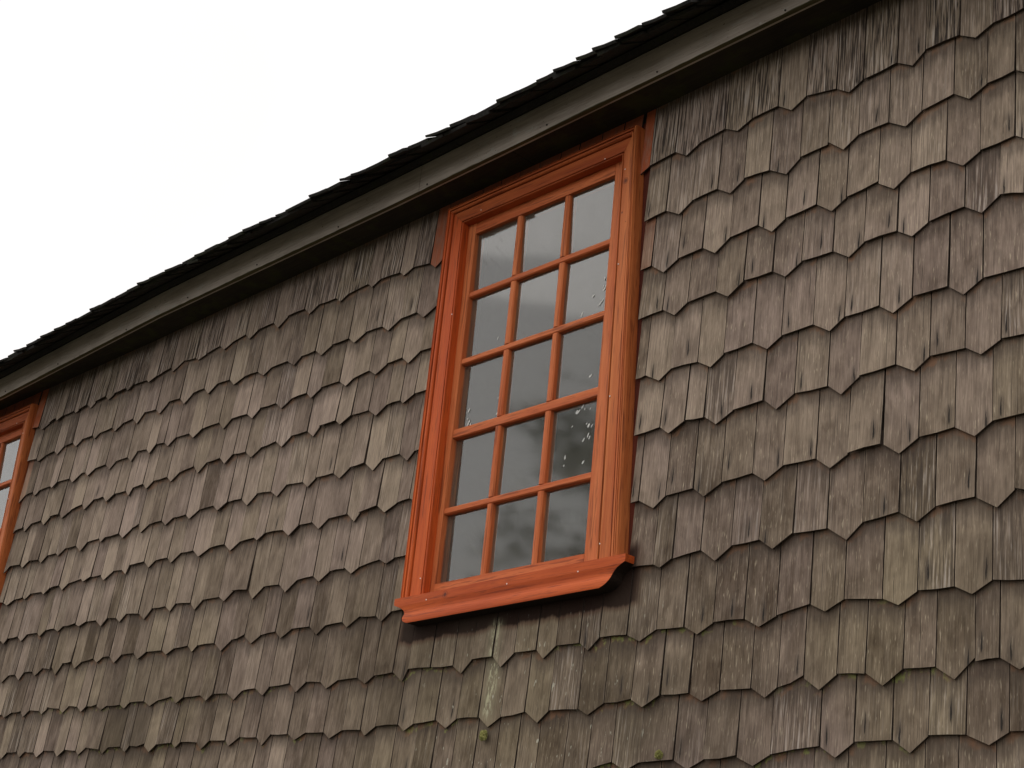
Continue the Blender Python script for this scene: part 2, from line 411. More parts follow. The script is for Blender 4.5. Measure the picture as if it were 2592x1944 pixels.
COURSES = {
 'A': '''-7547 4341 -7506 4322 -7435 4338
-7370 4353 -7341 4333 -7289 4348
-7186 4350 -7162 4337 -7134 4343
-7058 4355 -7015 4331 -6977 4349
-6878 4355 -6843 4334 -6797 4352
-6687 4355 -6657 4338 -6614 4357
-6501 4354 -6472 4337 -6410 4353
-6294 4366 -6273 4344 -6192 4376
-6089 4364 -6062 4350 -6002 4359
-5896 4374 -5854 4348 -5798 4364
-5696 4376 -5657 4348 -5601 4373
-5488 4375 -5446 4344 -5387 4379
-5269 4383 -5224 4349 -5172 4373
-5051 4371 -5015 4347 -4966 4366
-4841 4374 -4810 4353 -4765 4372
-4638 4364 -4610 4345 -4557 4363
-4456 4347 -4419 4323 -4387 4342
-3221 4386 -3169 4356 -3114 4381
-3008 4394 -2957 4370 -2899 4391
-2796 4396 -2743 4363 -2688 4390
-2575 4368 -2527 4340 -2477 4363
-2358 4370 -2306 4342 -2264 4374
-2150 4375 -2099 4347 -2045 4370''',
 'B': '''-7492 4155 -7471 4142 -7411 4153
-7311 4162 -7273 4140 -7219 4168
-7135 4170 -7090 4146 -7038 4167
-6934 4166 -6908 4147 -6871 4166
-6751 4167 -6716 4146 -6657 4170
-6562 4169 -6519 4142 -6468 4183
-6363 4173 -6321 4147 -6262 4187
-6161 4182 -6117 4150 -6061 4182
-5967 4188 -5922 4153 -5862 4185
-5767 4181 -5720 4149 -5652 4167
-5551 4165 -5499 4139 -5448 4161
-5334 4161 -5279 4131 -5239 4157
-5139 4159 -5094 4130 -5027 4155
-4920 4156 -4877 4129 -4811 4155
-4708 4152 -4663 4125 -4596 4155
-4501 4155 -4452 4124 -4389 4151
-3243 4174 -3184 4145 -3133 4176
-3026 4180 -2973 4150 -2920 4180
-2820 4176 -2754 4141 -2705 4177
-2601 4185 -2544 4150 -2493 4179
-2388 4181 -2329 4147 -2275 4176
-2172 4190 -2123 4157 -2066 4182
-1981 4190 -1932 4160 -1880 4188''',
 'C': '''-7613 3958 -7588 3941 -7536 3971
-7458 3973 -7426 3951 -7382 3972
-7271 3972 -7241 3956 -7202 3981
-7085 3975 -7048 3952 -6974 3980
-6935 3978 -6899 3957 -6844 3980
-6744 3980 -6698 3951 -6651 3978
-6544 3977 -6503 3952 -6468 3989
-6379 3983 -6341 3958 -6298 3990
-6231 3985 -6192 3964 -6135 3992
-6022 3984 -5980 3959 -5920 3986
-5793 3988 -5746 3951 -5696 3982
-5578 3979 -5533 3953 -5485 3984
-5371 3981 -5323 3951 -5264 3975
-5156 3976 -5118 3949 -5058 3977
-4939 3975 -4890 3947 -4853 3966
-4754 3978 -4704 3951 -4643 3978
-4553 3980 -4509 3950 -4450 3982
-3293 3989 -3236 3952 -3178 3980
-3076 3987 -3022 3955 -2966 3990
-2857 3997 -2801 3960 -2751 3986
-2637 3995 -2581 3957 -2530 3983
-2421 3991 -2367 3957 -2313 3990
-2197 3986 -2144 3953 -2092 3978
-1986 3987 -1939 3954 -1884 3979''',
 'D': '''-7648 3780 -7618 3760 -7562 3786
-7482 3790 -7452 3768 -7400 3798
-7297 3797 -7258 3771 -7208 3802
-7112 3799 -7080 3776 -7004 3800
-6899 3810 -6866 3781 -6800 3814
-6699 3813 -6657 3784 -6599 3809
-6503 3808 -6462 3778 -6440 3811
-6351 3811 -6311 3784 -6264 3809
-6147 3806 -6108 3781 -6051 3810
-5944 3815 -5892 3779 -5838 3814
-5732 3812 -5682 3780 -5631 3812
-5539 3801 -5490 3771 -5433 3797
-5325 3803 -5276 3774 -5222 3805
-5112 3802 -5064 3774 -5029 3807
-4921 3805 -4890 3785 -4827 3809
-4721 3805 -4667 3774 -4615 3802
-4531 3803 -4510 3789 -4450 3812
-3230 3816 -3175 3784 -3125 3814
-3012 3817 -2958 3786 -2902 3820
-2792 3821 -2745 3793 -2686 3822
-2574 3821 -2518 3788 -2468 3817
-2356 3817 -2307 3788 -2254 3813
-2142 3822 -2090 3790 -2036 3824
-1962 3802 -1899 3769 -1849 3797''',
 'E': '''-7605 3584 -7576 3570 -7523 3596
-7417 3591 -7391 3575 -7335 3598
-7230 3587 -7199 3571 -7148 3599
-7063 3596 -7035 3581 -6978 3608
-6880 3605 -6821 3572 -6772 3606
-6667 3607 -6637 3587 -6611 3603
-6484 3600 -6444 3576 -6377 3609
-6317 3610 -6288 3576 -6231 3601
-6126 3602 -6084 3577 -6032 3600
-5930 3595 -5897 3574 -5831 3601
-5718 3600 -5671 3571 -5609 3596
-5510 3590 -5461 3558 -5403 3594
-5302 3585 -5253 3559 -5204 3596
-5091 3588 -5050 3561 -5005 3587
-4892 3585 -4845 3558 -4791 3588
-4697 3587 -4643 3551 -4594 3586
-4494 3584 -4444 3551 -4409 3578
-3285 3604 -3226 3575 -3179 3602
-3071 3597 -3016 3569 -2968 3598
-2859 3606 -2801 3574 -2750 3601
-2638 3606 -2578 3572 -2529 3601
-2413 3602 -2367 3571 -2306 3600
-2193 3598 -2148 3565 -2089 3594
-1968 3590 -1924 3560 -1872 3588''',
 'F': '''-7511 3410 -7464 3394 -7401 3412
-7317 3414 -7290 3402 -7245 3421
-7129 3417 -7092 3401 -7050 3421
-6963 3423 -6926 3401 -6877 3423
-6757 3428 -6723 3412 -6665 3425
-6576 3414 -6544 3395 -6474 3423
-6394 3419 -6347 3394 -6332 3430
-6210 3428 -6164 3399 -6120 3421
-6016 3416 -5982 3393 -5917 3425
-5821 3421 -5767 3388 -5693 3412
-5583 3409 -5533 3378 -5475 3403
-5365 3402 -5340 3390 -5296 3412
-5176 3406 -5123 3375 -5067 3406
-4988 3405 -4936 3373 -4883 3403
-4768 3402 -4715 3365 -4690 3392
-4587 3401 -4537 3370 -4473 3392
-4390 3389 -4351 3365 -4303 3383
-3392 3419 -3349 3392 -3313 3413
-3207 3412 -3167 3386 -3106 3412
-3032 3408 -2984 3378 -2922 3404
-2808 3412 -2760 3375 -2698 3408
-2582 3403 -2535 3369 -2476 3406
-2360 3414 -2299 3382 -2252 3411
-2145 3408 -2097 3379 -2039 3405
-1973 3404 -1915 3372 -1863 3397''',
 'G': '''-7447 3214 -7406 3197 -7376 3218
-7279 3215 -7236 3192 -7192 3216
-7087 3213 -7051 3195 -7005 3218
-6924 3214 -6883 3199 -6843 3216
-6719 3209 -6682 3199 -6626 3213
-6534 3203 -6481 3176 -6440 3206
-6364 3197 -6326 3178 -6286 3206
-6177 3195 -6117 3164 -6070 3204
-5963 3198 -5921 3175 -5885 3202
-5767 3187 -5727 3157 -5679 3190
-5561 3187 -5516 3166 -5464 3197
-5354 3188 -5313 3149 -5250 3187
-5147 3183 -5094 3147 -5031 3183
-4926 3182 -4884 3160 -4828 3188
-4740 3186 -4690 3163 -4648 3178
-4535 3191 -4488 3171 -4448 3181
-3278 3190 -3214 3157 -3167 3186
-3060 3189 -3015 3158 -2951 3187
-2838 3194 -2792 3166 -2729 3196
-2616 3193 -2566 3159 -2508 3187
-2398 3192 -2346 3158 -2286 3188
-2177 3192 -2119 3159 -2069 3187
-1979 3189 -1926 3156 -1866 3181''',
 'H': '''-7384 3027 -7347 3005 -7292 3032
-7220 3027 -7173 3001 -7138 3033
-7054 3027 -7021 3006 -6969 3032
-6876 3021 -6823 2993 -6775 3038
-6689 3034 -6650 3004 -6603 3026
-6497 3030 -6458 3013 -6417 3029
-6357 3025 -6307 2996 -6257 3024
-6152 3018 -6106 2991 -6052 3013
-5930 3009 -5888 2988 -5837 3006
-5733 3006 -5693 2980 -5660 3000
-5534 2995 -5479 2961 -5421 2994
-5328 2999 -5273 2968 -5218 2991
-5121 2993 -5077 2967 -5015 2993
-4905 2989 -4853 2955 -4808 2982
-4702 2981 -4672 2962 -4607 2991
-4510 2981 -4473 2959 -4428 2987
-4197 3000 -4151 2974 -4113 2994
-3929 2995 -3887 2970 -3851 2987
-3680 2990 -3640 2967 -3607 2985
-3435 2982 -3395 2959 -3363 2974
-3199 2977 -3170 2965 -3125 2985
-3018 2994 -2961 2956 -2904 2988
-2802 2990 -2750 2957 -2686 2991
-2573 2987 -2509 2947 -2459 2985
-2346 2993 -2290 2961 -2237 2990
-2120 2993 -2060 2959 -2009 2995
-1935 2977 -1889 2947 -1845 2966''',
 'I': '''-7279 2846 -7239 2831 -7180 2846
-7080 2838 -7048 2821 -7003 2843
-6905 2834 -6879 2820 -6838 2838
-6720 2829 -6684 2811 -6638 2833
-6549 2822 -6505 2801 -6469 2819
-6386 2813 -6341 2796 -6302 2809
-6191 2804 -6151 2788 -6113 2809
-5996 2802 -5944 2782 -5894 2797
-5782 2804 -5735 2774 -5691 2794
-5570 2791 -5516 2767 -5481 2788
-5386 2783 -5333 2757 -5286 2785
-5198 2786 -5140 2756 -5106 2782
-4978 2785 -4930 2751 -4878 2779
-4788 2773 -4744 2747 -4686 2769
-4572 2767 -4521 2745 -4480 2766
-4374 2768 -4317 2734 -4295 2773
-4062 2758 -4018 2733 -3973 2770
-3873 2771 -3828 2735 -3772 2773
-3673 2772 -3637 2743 -3585 2776
-3484 2772 -3444 2748 -3401 2780
-3288 2774 -3234 2753 -3173 2779
-3065 2774 -3015 2749 -2957 2772
-2845 2770 -2792 2744 -2734 2765
-2624 2783 -2572 2760 -2513 2784
-2394 2769 -2344 2748 -2288 2775
-2183 2773 -2132 2749 -2077 2775
-1990 2765 -1935 2737 -1891 2756''',
 'J': '''-7219 2663 -7183 2638 -7141 2662
-7044 2659 -7006 2635 -6964 2656
-6880 2648 -6839 2625 -6791 2648
-6679 2638 -6642 2617 -6595 2640
-6496 2632 -6467 2614 -6418 2639
-6290 2624 -6261 2608 -6224 2629
-6123 2624 -6076 2603 -6053 2623
-5929 2616 -5879 2591 -5837 2613
-5718 2613 -5688 2596 -5658 2613
-5540 2606 -5500 2578 -5450 2607
-5346 2599 -5314 2580 -5253 2608
-5139 2599 -5098 2569 -5054 2603
-4944 2598 -4894 2575 -4833 2595
-4727 2589 -4687 2567 -4618 2589
-4515 2583 -4487 2563 -4434 2588
-4313 2586 -4277 2565 -4231 2583
-4121 2587 -4064 2559 -4017 2583
-3913 2581 -3861 2548 -3807 2573
-3699 2582 -3637 2545 -3592 2575
-3468 2571 -3426 2553 -3363 2580
-3251 2580 -3202 2557 -3140 2584
-3032 2579 -2983 2557 -2923 2579
-2814 2576 -2763 2548 -2723 2570
-2639 2586 -2585 2553 -2532 2586
-2442 2581 -2388 2546 -2330 2580
-2237 2576 -2185 2544 -2129 2577
-2061 2582 -2008 2551 -1959 2571''',
 'K': '''-3315 2406 -3258 2382 -3206 2400
-3077 2398 -3024 2373 -2966 2394
-2852 2393 -2796 2370 -2740 2393
-2583 2405 -2530 2376 -2476 2409
-2362 2407 -2310 2375 -2259 2410
-2154 2405 -2092 2380 -2040 2404
-1946 2399 -1896 2373 -1850 2395''',
}

# ------------------------------------------------------------------ ground
gv, gf = [], []
N = 24
for j in range(N + 1):
    for i in range(N + 1):
        x = -500 + 1000 * i / N; y = -500 + 1000 * j / N
        gv.append((x, y, 0.0))
for j in range(N):
    for i in range(N):
        a = j * (N + 1) + i
        gf.append((a, a + 1, a + N + 2, a + N + 1))
ground = link('ground', mesh_from('ground', gv, gf), None, M['grass'], kind='structure')

# ------------------------------------------------------------------ the house
HX0, HX1 = -10.6, 1.0
HOUSE_DEPTH = 7.0
house = empty('house', ((HX0 + HX1) / 2, HOUSE_DEPTH / 2, 0))
house['label'] = 'old wooden house clad in grey-brown pointed shingles with orange-framed windows under a dark eave'
house['category'] = 'house'
H0 = Vector(house.location)

def sub(name, mesh, parent, mat, kind=None, label=None):
    """part whose mesh is written in world metres"""
    o = link(name, mesh, parent, mat, kind=kind, label=label)
    o.location = -H0 if parent is house else (0, 0, 0)
    return o

WIN_DX, WIN_DZ = -4.22, -0.055
def win_rects():
    return [(-4.27, -3.38, 3.035, 4.455), (-4.27 + WIN_DX, -3.38 + WIN_DX, 3.035 + WIN_DZ, 4.455 + WIN_DZ)]

SOFFIT = [(-10.9, 4.545), (-8.0, 4.545), (-6.4, 4.547), (-3.33, 4.582), (-2.43, 4.607), (1.3, 4.635)]
FASC = [(-10.9, 4.480), (-7.7, 4.487), (-6.2, 4.540), (-4.5, 4.548), (-3.455, 4.565), (-2.5, 4.580), (1.3, 4.600)]

# board wall behind the shingles, with real openings
V, F = [], []
xs = sorted({HX0, HX1, *[v for r in win_rects() for v in r[:2]]})
rects = win_rects()
for x0, x1 in zip(xs, xs[1:]):
    cuts = [r for r in rects if r[0] <= (x0 + x1) / 2 <= r[1]]
    if cuts:
        r = cuts[0]
        box_vf(x0, x1, .003, .12, .25, r[2], V, F)
        box_vf(x0, x1, .003, .12, r[3], 4.70, V, F)
    else:
        box_vf(x0, x1, .003, .12, .25, 4.70, V, F)
wall = sub('wall', mesh_from('wall', V, F), house, M['boards'])
V, F = box_vf(HX0, HX0 + .12, .12, HOUSE_DEPTH - .12, .25, 4.70)
sub('wall', mesh_from('wall_end', V, F), house, M['boards'])
V, F = box_vf(HX1 - .12, HX1, .12, HOUSE_DEPTH - .12, .25, 4.70)
sub('wall', mesh_from('wall_end', V, F), house, M['boards'])
V, F = box_vf(HX0, HX1, HOUSE_DEPTH - .12, HOUSE_DEPTH, .25, 4.70)
sub('wall', mesh_from('wall_back', V, F), house, M['boards'])
V, F = box_vf(HX0 - .03, HX1 + .03, -.03, HOUSE_DEPTH + .03, -.1, .249)
sub('foundation', mesh_from('foundation', V, F), house, M['stone'])
# dim rooms behind the windows: floor and ceiling of the upper storey
V, F = box_vf(HX0 + .13, HX1 - .13, .125, HOUSE_DEPTH - .13, 2.35, 2.45)
sub('floor', mesh_from('upper_floor', V, F), house, M['room'])
V, F = box_vf(HX0 + .13, HX1 - .13, .125, HOUSE_DEPTH - .13, 4.60, 4.66)
sub('ceiling', mesh_from('upper_ceiling', V, F), house, M['room'])
V, F = box_vf(HX0 + .13, HX1 - .13, 2.6, 2.7, 2.451, 4.599)
sub('partition', mesh_from('room_partition', V, F), house, M['room'])

# ------------------------------------------------------------------ wall shingles
def parse(s):
    k = (3.4 - .0205) / 3.4       # the courses were surveyed on the board wall; move them out to the shingle faces
    out = []
    for l in s.strip().splitlines():
        v = [int(q) / 1000 for q in l.split()]
        out.append([q * k if i % 2 == 0 else 1.6 + (q - 1.6) * k for i, q in enumerate(v)])
        out[-1][3] -= .0035
    return out

rows = []           # (points list sorted by x, base z) ; point = L,zl,T,zt,R,zr
keys = 'ABCDEFGHIJK'
rr = random.Random(11)
Zrow = {}
for k in keys:
    pts = parse(COURSES[k])
    if k in 'ABCDEFGH':
        pts = [p for p in pts if not (-4.34 < p[2] < -3.29)]
    rows.append((k, pts))

def synth(x, z, wp, drop):
    off = rr.uniform(-.012, .012)
    return [x - wp / 2, z + drop + rr.uniform(-.003, .003), x + off, z, x + wp / 2, z + drop + rr.uniform(-.003, .003)]

def fill(pts, x0, x1, zf, gaps=()):
    """add synthetic pointed boards where the course was not seen"""
    out = list(pts)
    def run(a, b):
        n = max(1, round((b - a) / .205))
        for i in range(1, n):
            x = lerp(a, b, i / n) + rr.uniform(-.012, .012)
            out.append(synth(x, zf(x) + rr.uniform(-.005, .005), rr.uniform(.090, .112), rr.uniform(.022, .029)))
    if pts:
        run(x0, pts[0][2]); run(pts[-1][2], x1)
        for a, b in gaps:
            L = [p for p in pts if p[2] < a]; Rr = [p for p in pts if p[2] > b]
            if L and Rr: run(L[-1][2], Rr[0][2])
    else:
        run(x0, x1)
    return sorted(out, key=lambda p: p[2])

full = []
X0, X1 = HX0 + .02, HX1 - .02
for k, pts in rows:
    zs = [p[3] for p in pts]
    def zf(x, pts=pts):
        a = [(p[2], p[3]) for p in pts]
        n = min(6, len(a))
        if k == 'K':
            jr = parse(COURSES['J'])
            return pw([(p[2], p[3]) for p in jr], x) - .178 if x < -3.4 else a[-1][1]
        if x < a[0][0]: return sum(z for _, z in a[:n]) / n
        if x > a[-1][0]: return sum(z for _, z in a[-n:]) / n
        return pw(a, x)
    gaps = [(-4.30, -3.33)] if k in 'ABCDEFGH' else []
    full.append(fill(pts, X0, X1, zf, gaps))
z = 2.38
prev = full[-1]
while z > .42:
    d = .198 + rr.uniform(-.01, .01)
    zk = [(p[2], p[3]) for p in prev]
    base = z - d
    tilt = rr.uniform(-.004, .004)
    def zf2(x, zk=zk, d=d): return pw(zk, x) - d
    sm = [(x, sum(pw(zk, x + o) for o in (-.6, -.3, 0, .3, .6)) / 5 - d) for x in [X0 + i * .8 for i in range(16)]]
    def zf3(x, sm=sm): return pw(sm, x)
    prev = fill([], X0, X1, zf3)
    full.append(prev)
    z = base

def rect_hit(x0, x1, z0, z1):
    """clip a board (x0..x1, z0..z1) to stay out of window openings"""
    for (a, b, c, d) in win_rects():
        a += .01; b -= .01
        if z1 > c + .01 and z0 < d - .01:
            if x0 >= a and x1 <= b: return None
            if x0 < a < x1: x1 = a
            if x0 < b < x1: x0 = b
        # leave a narrow dark slot beside the right hand casing
        if z1 > c and z0 < d + .05:
            zm = min(max((z0 + z1) / 2, c), d)
            e = b + .01 + lerp(.081, .023, (zm - c) / (d - c)) + (.020 if z0 < 4.3 else .004)
            if x0 < e and x1 > a + .1:
                if x1 <= e: return None
                x0 = e
    return (x0, x1) if x1 - x0 > .014 else None

boards = []         # dict per shingle
def row_polyline(pts):
    pl = []
    for p in pts:
        pl += [(p[0], p[1]), (p[2], p[3]), (p[4], p[5])]
    return pl

for ri, pts in enumerate(full):
    above = row_polyline(full[ri - 1]) if ri else None
    k = keys[ri] if ri < len(keys) else 'Z'
    items = []
    for i, p in enumerate(pts):
        items.append(('p', p[0], p[1], p[4], p[5], p[2], p[3]))
        if i + 1 < len(pts):
            q = pts[i + 1]
            gw = q[0] - p[4]
            n = 1 if gw < .150 else round(gw / .105)
            for j in range(n):
                a = lerp(p[4], q[0], j / n) + (rr.uniform(-.008, .008) if j else 0)
                b = lerp(p[4], q[0], (j + 1) / n)
                za = lerp(p[5], q[1], j / n); zb = lerp(p[5], q[1], (j + 1) / n)
                items.append(('f', a, za + rr.uniform(-.002, .002), b, zb + rr.uniform(-.002, .002), 0, 0))
    for it in items:
        typ, xa, za, xb, zb, tx, tz = it
        zmin = min(za, zb, tz if typ == 'p' else 9)
        if above:
            samp = [pw(above, lerp(xa, xb, s)) for s in (0, .25, .5, .75, 1)]
            ztop = max(samp) + .045
        else:
            ztop = pw(SOFFIT, (xa + xb) / 2) + .004
            samp = [ztop]
        if ztop - zmin < .06: ztop = zmin + .06
        c = rect_hit(xa, xb, zmin, ztop)
        if c is None: continue
        cx0, cx1 = c
        boards.append(dict(t=typ, x0=cx0, x1=cx1, ox0=xa, ox1=xb, za=za, zb=zb, tx=tx, tz=tz, top=ztop, above=above, k=k, over=min(samp)))
# the short stained boards between the window heads and the soffit
for wdx, wdz, in ((0, 0), (WIN_DX, WIN_DZ)):
    x = -4.262 + wdx
    while x < -3.40 + wdx:
        w = rr.uniform(.085, .115)
        x1 = min(x + w, -3.365 + wdx)
        if x1 - x > .03:
            boards.append(dict(t='f', x0=x, x1=x1, ox0=x, ox1=x1, za=4.47 + wdz, zb=4.47 + wdz, tx=0, tz=0,
                               top=pw(SOFFIT, x) + .004, above=None, k='S', over=pw(SOFFIT, x)))
        x = x1

def board_mesh(b, rnd):
    """one tapered split board; world x/z relative to its own corner"""
    g = rnd.choice((rnd.uniform(.0009, .0020), rnd.uniform(.0014, .0032)))
    x0, x1 = b['x0'] + g, b['x1'] - g
    w0 = max(b['ox1'] - b['ox0'], 1e-4)
    def zb(x):
        if b['t'] == 'p':
            if x <= b['tx']: return lerp(b['za'], b['tz'], min(1, max(0, (x - b['ox0']) / max(1e-4, b['tx'] - b['ox0']))))
            return lerp(b['tz'], b['zb'], min(1, max(0, (x - b['tx']) / max(1e-4, b['ox1'] - b['tx']))))
        return lerp(b['za'], b['zb'], (x - b['ox0']) / w0)
    out = [x0]
    if b['t'] == 'p' and x0 < b['tx'] < x1: out.append(b['tx'])
    else: out.append((x0 + x1) / 2)
    out.append(x1)
    low = [(x, zb(x)) for x in out]
    zmin = min(z for _, z in low)
    H = b['top'] - zmin
    lift = 0.0
    if b['k'] in 'DEFGHIJK' and rnd.random() < .10: lift = rnd.uniform(.002, .006)
    if b['x0'] < -5.5 and rnd.random() < .15: lift = max(lift, rnd.uniform(.002, .007))
    k1, k2 = rnd.uniform(-.0016, .0016), rnd.uniform(-.0016, .0016)
    dm = rnd.uniform(-.0025, .0025) if b['t'] == 'f' else 0.0
    low = [(low[0][0] + (k1 if k1 > 0 else k1 * .3), low[0][1]), (low[1][0], low[1][1] + dm), (low[2][0] + (k2 if k2 < 0 else k2 * .3), low[2][1])]
    if rnd.random() < .05:                      # a broken lower corner
        c_ = rnd.choice((0, 2)); low[c_] = (low[c_][0], low[c_][1] + rnd.uniform(.004, .012))
    yb = -.0200 - lift + rnd.uniform(-.001, .0008)
    yt = -.0065
    th = rnd.uniform(.0045, .0072)
    tw = rnd.uniform(-.0012, .0012)            # twist
    cup = rnd.uniform(-.0010, .0014)
    def yf(x, z):
        t = max(0.0, min(1.0, (z - zmin) / H))
        u = (x - x0) / max(1e-4, x1 - x0) - .5
        return lerp(yb, yt, t ** .9) + tw * u * (1 - t) - cup * (1 - 4 * u * u) * (1 - t)
    def yk(x, z):
        t = max(0.0, min(1.0, (z - zmin) / H))
        return yf(x, z) + lerp(th, .0035, t)
    mids = [(x, zmin + H * .5) for x in out]
    tops = [(x, b['top']) for x in out]
    V = []
    for ring in (low, mids, tops):
        for x, z in ring: V.append((x, yf(x, z), z))
    for ring in (low, mids, tops):
        for x, z in ring: V.append((x, min(yk(x, z), .0025), z))
    F = []
    for r_ in (0, 3):
        for c_ in (0, 1):
            a = r_ + c_
            F.append((a, a + 1, a + 4, a + 3))
            F.append((a + 9, a + 12, a + 13, a + 10))
    F += [(0, 9, 10, 1), (1, 10, 11, 2), (0, 3, 12, 9), (3, 6, 15, 12), (2, 11, 14, 5), (5, 14, 17, 8), (6, 7, 16, 15), (7, 8, 17, 16)]
    ax = (x0 + x1) / 2
    V = [(x - ax, y, zz - zmin) for x, y, zz in V]
    return V, F, ax, zmin

def board_attrs(b, rnd):
    x = (b['x0'] + b['x1']) / 2
    left = min(1, max(0, (-4.3 - x) / 2.5))
    sd = lerp(.125, .21, left)
    tone = rnd.gauss(lerp(.60, .56, left), sd)
    if left > 0: tone += (.13 if b['t'] == 'p' else -.03) * left
    if b['k'] in 'ABC': tone += .06
    if b['k'] == 'A': tone += .10
    tone += .05 * left
    if b['k'] in 'HIJKZ': tone -= .24
    if b['k'] == 'G': tone -= .06
    tone = min(1.05, max(.02, tone))
    streak = 0.0
    if b['k'] == 'A': streak = rnd.uniform(.75, 1.0) if not (b['t'] == 'p' and rnd.random() < .4) else rnd.uniform(.3, .6)
    elif b['k'] == 'B': streak = rnd.uniform(.15, .45)
    elif rnd.random() < .14: streak = rnd.uniform(.2, .6)
    else: streak = rnd.uniform(0, .12)
    red = 0.0
    if b['k'] == 'S': red = rnd.uniform(.65, .85); tone = .35; streak = .2
    for dx in (0, WIN_DX):
        cx0, cx1 = -4.335 + dx, -3.315 + dx
        if b['k'] == 'A' and cx1 - .10 < x < cx1 + .03: red = .95; streak = .1
        if b['k'] == 'A' and cx0 - .075 < x < cx0 + .08: red = .72; streak = .1; tone = .5
        if b['k'] in 'BCDEFGH' and (b['x0'] < cx1 < b['x1'] or cx1 - .08 < x < cx1) and b['x1'] - b['x0'] < .07:
            red = rnd.uniform(.1, .3)
    age = min(1, max(.12, (x + 4.6) / 1.6)) * rnd.uniform(.5, 1.0)
    if b['k'] == 'A': age *= .2
    # nail tear
    p_t = .62 if x > -3.3 else (.10 if x > -5 else .03)
    if b['k'] == 'A': p_t *= .5
    if rnd.random() < p_t:
        nu = (b['x1'] - b['x0']) * rnd.choice((-.30, -.22, .25, .33, .1)); nv = rnd.uniform(.034, .062)
    else:
        nu, nv = 5.0, 5.0
    return (tone, streak, red, age), (nu, nv)

def add_uv(mesh, offs, tints, tears, tops, bid):
    """bid: per-vertex board index"""
    ug = mesh.uv_layers.new(name='grain'); ul = mesh.uv_layers.new(name='local'); ut = mesh.uv_layers.new(name='top')
    ca = mesh.color_attributes.new('tint', 'FLOAT_COLOR', 'POINT')
    co = mesh.vertices
    for i, v in enumerate(co):
        ca.data[i].color = tints[bid[i]]
    for l in mesh.loops:
        vi = l.vertex_index; b = bid[vi]
        x, z, cx, cz = tops['xz'][vi]
        ou, ov = offs[b]
        ug.data[l.index].uv = (cx + ou, cz + ov)
        nu, nv = tears[b]
        ul.data[l.index].uv = (cx - nu, cz - nv)
        ut.data[l.index].uv = (tops['e'][vi], tops['d'][vi])

def px_area(b):
    pts = []
    for x, z in ((b['x0'], b['za']), (b['x1'], b['zb']), (b['x1'], b['over']), (b['x0'], b['over'])):
        q = CAM_ROT.transposed() @ (Vector((x, -.02, z)) - CAM_LOC)
        if q.z > -.1: return 0
        pts.append((512 + 1637.3 * q.x / -q.z, 384 - 1637.3 * q.y / -q.z))
    cx = sum(p[0] for p in pts) / 4; cy = sum(p[1] for p in pts) / 4
    if not (-8 < cx < 1032 and -8 < cy < 776): return 0
    a = 0
    for i in range(4):
        a += pts[i][0] * pts[(i + 1) % 4][1] - pts[(i + 1) % 4][0] * pts[i][1]
    # hidden behind window frame?
    for (r0, r1, r2, r3) in win_rects():
        if r0 - .03 < (b['x0'] + b['x1']) / 2 < r1 + .03 and r2 - .1 < b['za'] + .05 < r3: return 1
    return abs(a) / 2

order = sorted(range(len(boards)), key=lambda i: -px_area(boards[i]))
single = set(order[:300])
SV, SF, SB, SX, SD, SE = [], [], [], [], [], []
offs, tints, tears = [], [], []
rnd = random.Random(5)
for i, b in enumerate(boards):
    V, F, ax, az = board_mesh(b, rnd)
    tint, tear = board_attrs(b, rnd)
    off = (rnd.uniform(0, 40), rnd.uniform(0, 40))
    xz, dl = [], []
    el = [0.0 if q % 3 != 1 else (b['x1'] - b['x0']) / 2 for q in range(18)]
    for (x, y, zz) in V:
        wx, wz = x + ax, zz + az
        xz.append((wx, wz, x, zz))
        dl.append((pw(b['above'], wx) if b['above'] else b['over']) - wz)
    if i in single:
        m = bpy.data.meshes.new('shingle')
        m.from_pydata(V, [], F)
        add_uv(m, [off], [tint], [tear], dict(xz=xz, d=dl, e=el), [0] * len(V))
        m.materials.append(M['shingle']); m.materials.append(M['shaded_edge'])
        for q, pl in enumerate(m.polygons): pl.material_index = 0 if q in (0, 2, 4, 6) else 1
        o = link('shingle', m, wall)
        o.location = Vector((ax, 0, az))
    else:
        base = len(SV)
        SV += [(x + ax, y, zz + az) for x, y, zz in V]
        SF += [tuple(base + q for q in f) for f in F]
        SB += [len(offs)] * len(V)
        offs.append(off); tints.append(tint); tears.append(tear)
        SX += xz; SD += dl; SE += el
m = bpy.data.meshes.new('smaller_shingles')
m.from_pydata(SV, [], SF)
add_uv(m, offs, tints, tears, dict(xz=SX, d=SD, e=SE), SB)
m.materials.append(M['shingle']); m.materials.append(M['shaded_edge'])
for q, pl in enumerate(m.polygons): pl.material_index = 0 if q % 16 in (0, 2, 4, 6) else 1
link('small_shingles', m, wall, kind='stuff')

